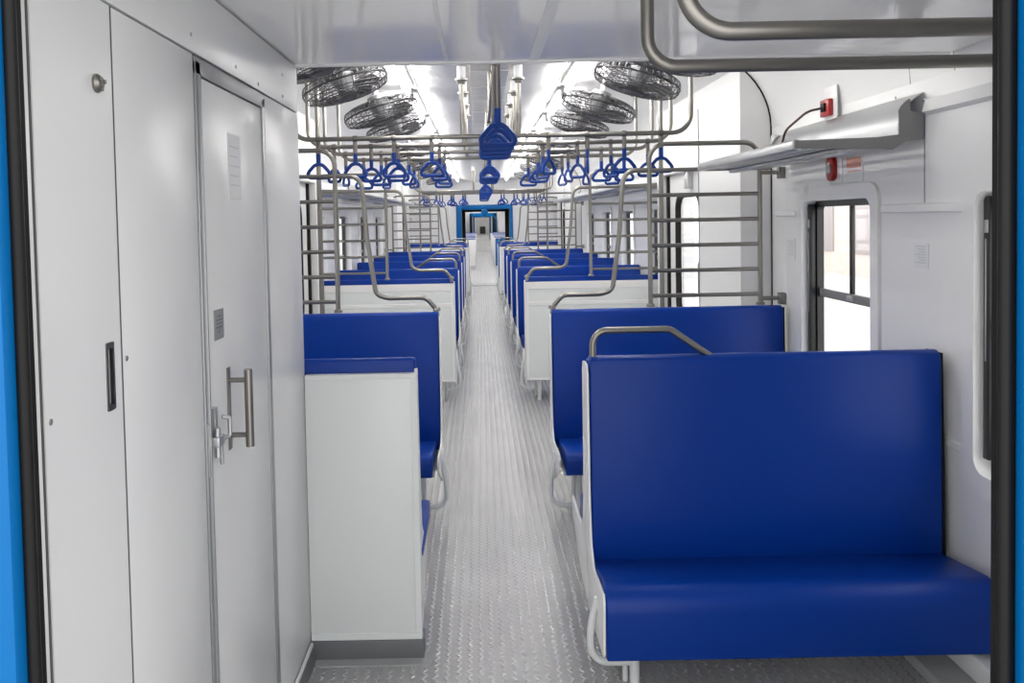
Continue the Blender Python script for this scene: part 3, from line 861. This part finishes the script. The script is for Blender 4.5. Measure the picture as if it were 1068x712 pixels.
# ------------------------------------------------------------------ carriages beyond the portal
def car(ya, yb, idx):
    bx = MB()
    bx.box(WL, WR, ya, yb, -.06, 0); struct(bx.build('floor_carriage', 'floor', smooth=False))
    for x0, x1, nm in ((WL - .1, WL, 'left'), (WR, WR + .1, 'right')):
        b = MB(); cur = ya
        y = ya + 2.5
        while y + .8 < yb - 1:
            b.box(x0, x1, cur, y, .8, 1.66); cur = y + .78; y += 1.55
        b.box(x0, x1, cur, yb, .8, 1.66); b.box(x0, x1, ya, yb, 0, .8); b.box(x0, x1, ya, yb, 1.66, 2.5)
        struct(b.build('wall_carriage_' + nm, 'white2', smooth=False))
    struct(MB().box(WL, WR, ya, yb, 2.56, 2.6).build('ceiling_carriage', 'white2', smooth=False))
    b = MB(); b.box(WL, -.45, yb, yb + .08, 0, 2.5); b.box(.75, WR, yb, yb + .08, 0, 2.5); b.box(-.45, .75, yb, yb + .08, 1.86, 2.5)
    struct(b.build('wall_carriage_end', 'white2', smooth=False))
    return
car(20.2, 41.0, 0); car(41.3, 62.0, 1); car(62.3, 88.0, 2)
for i, y in enumerate((40.9, 61.9)):
    t = sthing('door_%d' % (21 + i))
    b = MB(); b.box(-.50, -.38, y, y + .06, 0, 1.9, .01); b.box(.74, .86, y, y + .06, 0, 1.9, .01); b.box(-.50, .86, y, y + .06, 1.72, 1.9, .01)
    b.build('jamb', 'portal_blue', t)
t = sthing('door_23')
MB().box(-.45, .75, 87.9, 87.96, 0, 1.86).build('leaf', 'white2', t)
MB().box(.02, .62, 87.86, 87.9, .02, .80, .02).build('lower_panel', 'door_dark', t)
cb = {}
def far_bench(s, Y, blue, label):
    key = (s, blue)
    x0, x1 = (.49, 1.65) if s > 0 else (-1.5, -.15)
    if key in cb: return dup(cb[key], (0, Y, 0), 0, label)
    t = thing('train_bench', label, 'bench', (0, Y, 0))
    MB().box(x0, x1, 0, .06, .10, .95, .01).build('backrest' if blue else 'back_panel', 'portal_blue' if blue else 'white2', t)
    MB().prism([(.06, .30), (.06, .98), (.12, .98), (.24, .44), (.6, .43), (.6, .33)], 'x', x0 + .01, x1, .01).build('seat', 'vinyl', t)
    MB().box(x0 - .0, x0 + .02, .1, .55, 0, .34).build('leg', 'panel', t) if s > 0 else MB().box(x1 - .02, x1, .1, .55, 0, .34).build('leg', 'panel', t)
    cb[key] = t
    return t
for s in (1, -1):
    for i, Y in enumerate((26.0, 28.0, 30.0, 32.5, 35.0, 37.5)):
        far_bench(s, Y, s > 0 and i == 0, f'bench {SD[s]} of aisle in the next carriage, {ORD[i]} beyond the far blue portal')
for s, nm in ((1, 'right'), (-1, 'left')):
    b = MB(); b.box(*((.92, 1.70) if s > 0 else (-1.55, -.68)), 39.6, 40.8, 0, 2.5)
    struct(b.build('wall_carriage_cabin_' + nm, 'white2', smooth=False))
    b = MB(); x = .70 if s > 0 else -.42
    b.box(x - .06, x + .06, 40.6, 40.9, 0, 1.72, .01)
    struct(b.build('trim_17', 'black', smooth=False))
for i, Y in enumerate((21.5, 23.5, 26, 28.5, 31, 34, 37, 40, 45, 52, 58, 66, 74, 82)):
    for s in (1, -1):
        clight(XC + s * .6, Y, f'strip ceiling light {SD[s]} of aisle in the carriages beyond, {ORD[i]} past the far portal')

# ------------------------------------------------------------------ outside: platform and a pale building
struct(MB().box(WR + .35, 15.0, -6, 95, -.4, -.1).build('ground', 'asphalt', smooth=False))
struct(MB().box(-9.0, WL - .35, -6, 95, -.4, -.1).build('ground_left', 'asphalt', smooth=False))
t = thing('station_building', 'pale building seen overexposed through the near right window', 'building', (10, 12, -.1))
MB().box(0, 3, -14, 16, 0, 2.6).build('wall', 'facade', t, smooth=False)
for k in range(12):
    w = MB().box(-.05, .02, -13 + k * 2.4, -11.9 + k * 2.4, .6, 1.9, .01).build('window_opening', 'facade_dark', t)

# ------------------------------------------------------------------ world, lamps, camera
w = bpy.data.worlds.new('sky'); S.world = w; w.use_nodes = True
bg = w.node_tree.nodes['Background']
bg.inputs[0].default_value = (1, .985, .97, 1); bg.inputs[1].default_value = 1.6

F, PITCH, ROLL = 850.0, math.radians(2.07), math.radians(1.1)
cam = bpy.data.cameras.new('camera'); co = bpy.data.objects.new('camera', cam); COL.objects.link(co)
S.camera = co
cam.sensor_fit = 'HORIZONTAL'; cam.sensor_width = 36; cam.lens = F / 1068 * 36
cam.clip_start = .02; cam.clip_end = 300
px, py = 500.69, 259.12                       # principal point
cam.shift_x = (534 - px) / 1068
cam.shift_y = -(356 - py) / 1068
co.location = (0, 0, 1.6)
co.rotation_euler = (Matrix.Rotation(PI / 2 - PITCH, 3, 'X') @ Matrix.Rotation(-ROLL, 3, 'Z')).to_euler()

vs = S.view_settings
S.display_settings.display_device = 'sRGB'
vs.view_transform = 'Standard'; vs.look = 'None'; vs.exposure = 0.86; vs.gamma = 1.0; vs.use_curve_mapping = False
S.cycles.use_denoising = True
S.cycles.max_bounces = 10; S.cycles.diffuse_bounces = 6; S.cycles.glossy_bounces = 5; S.cycles.transparent_max_bounces = 12
S.cycles.sample_clamp_indirect = 6
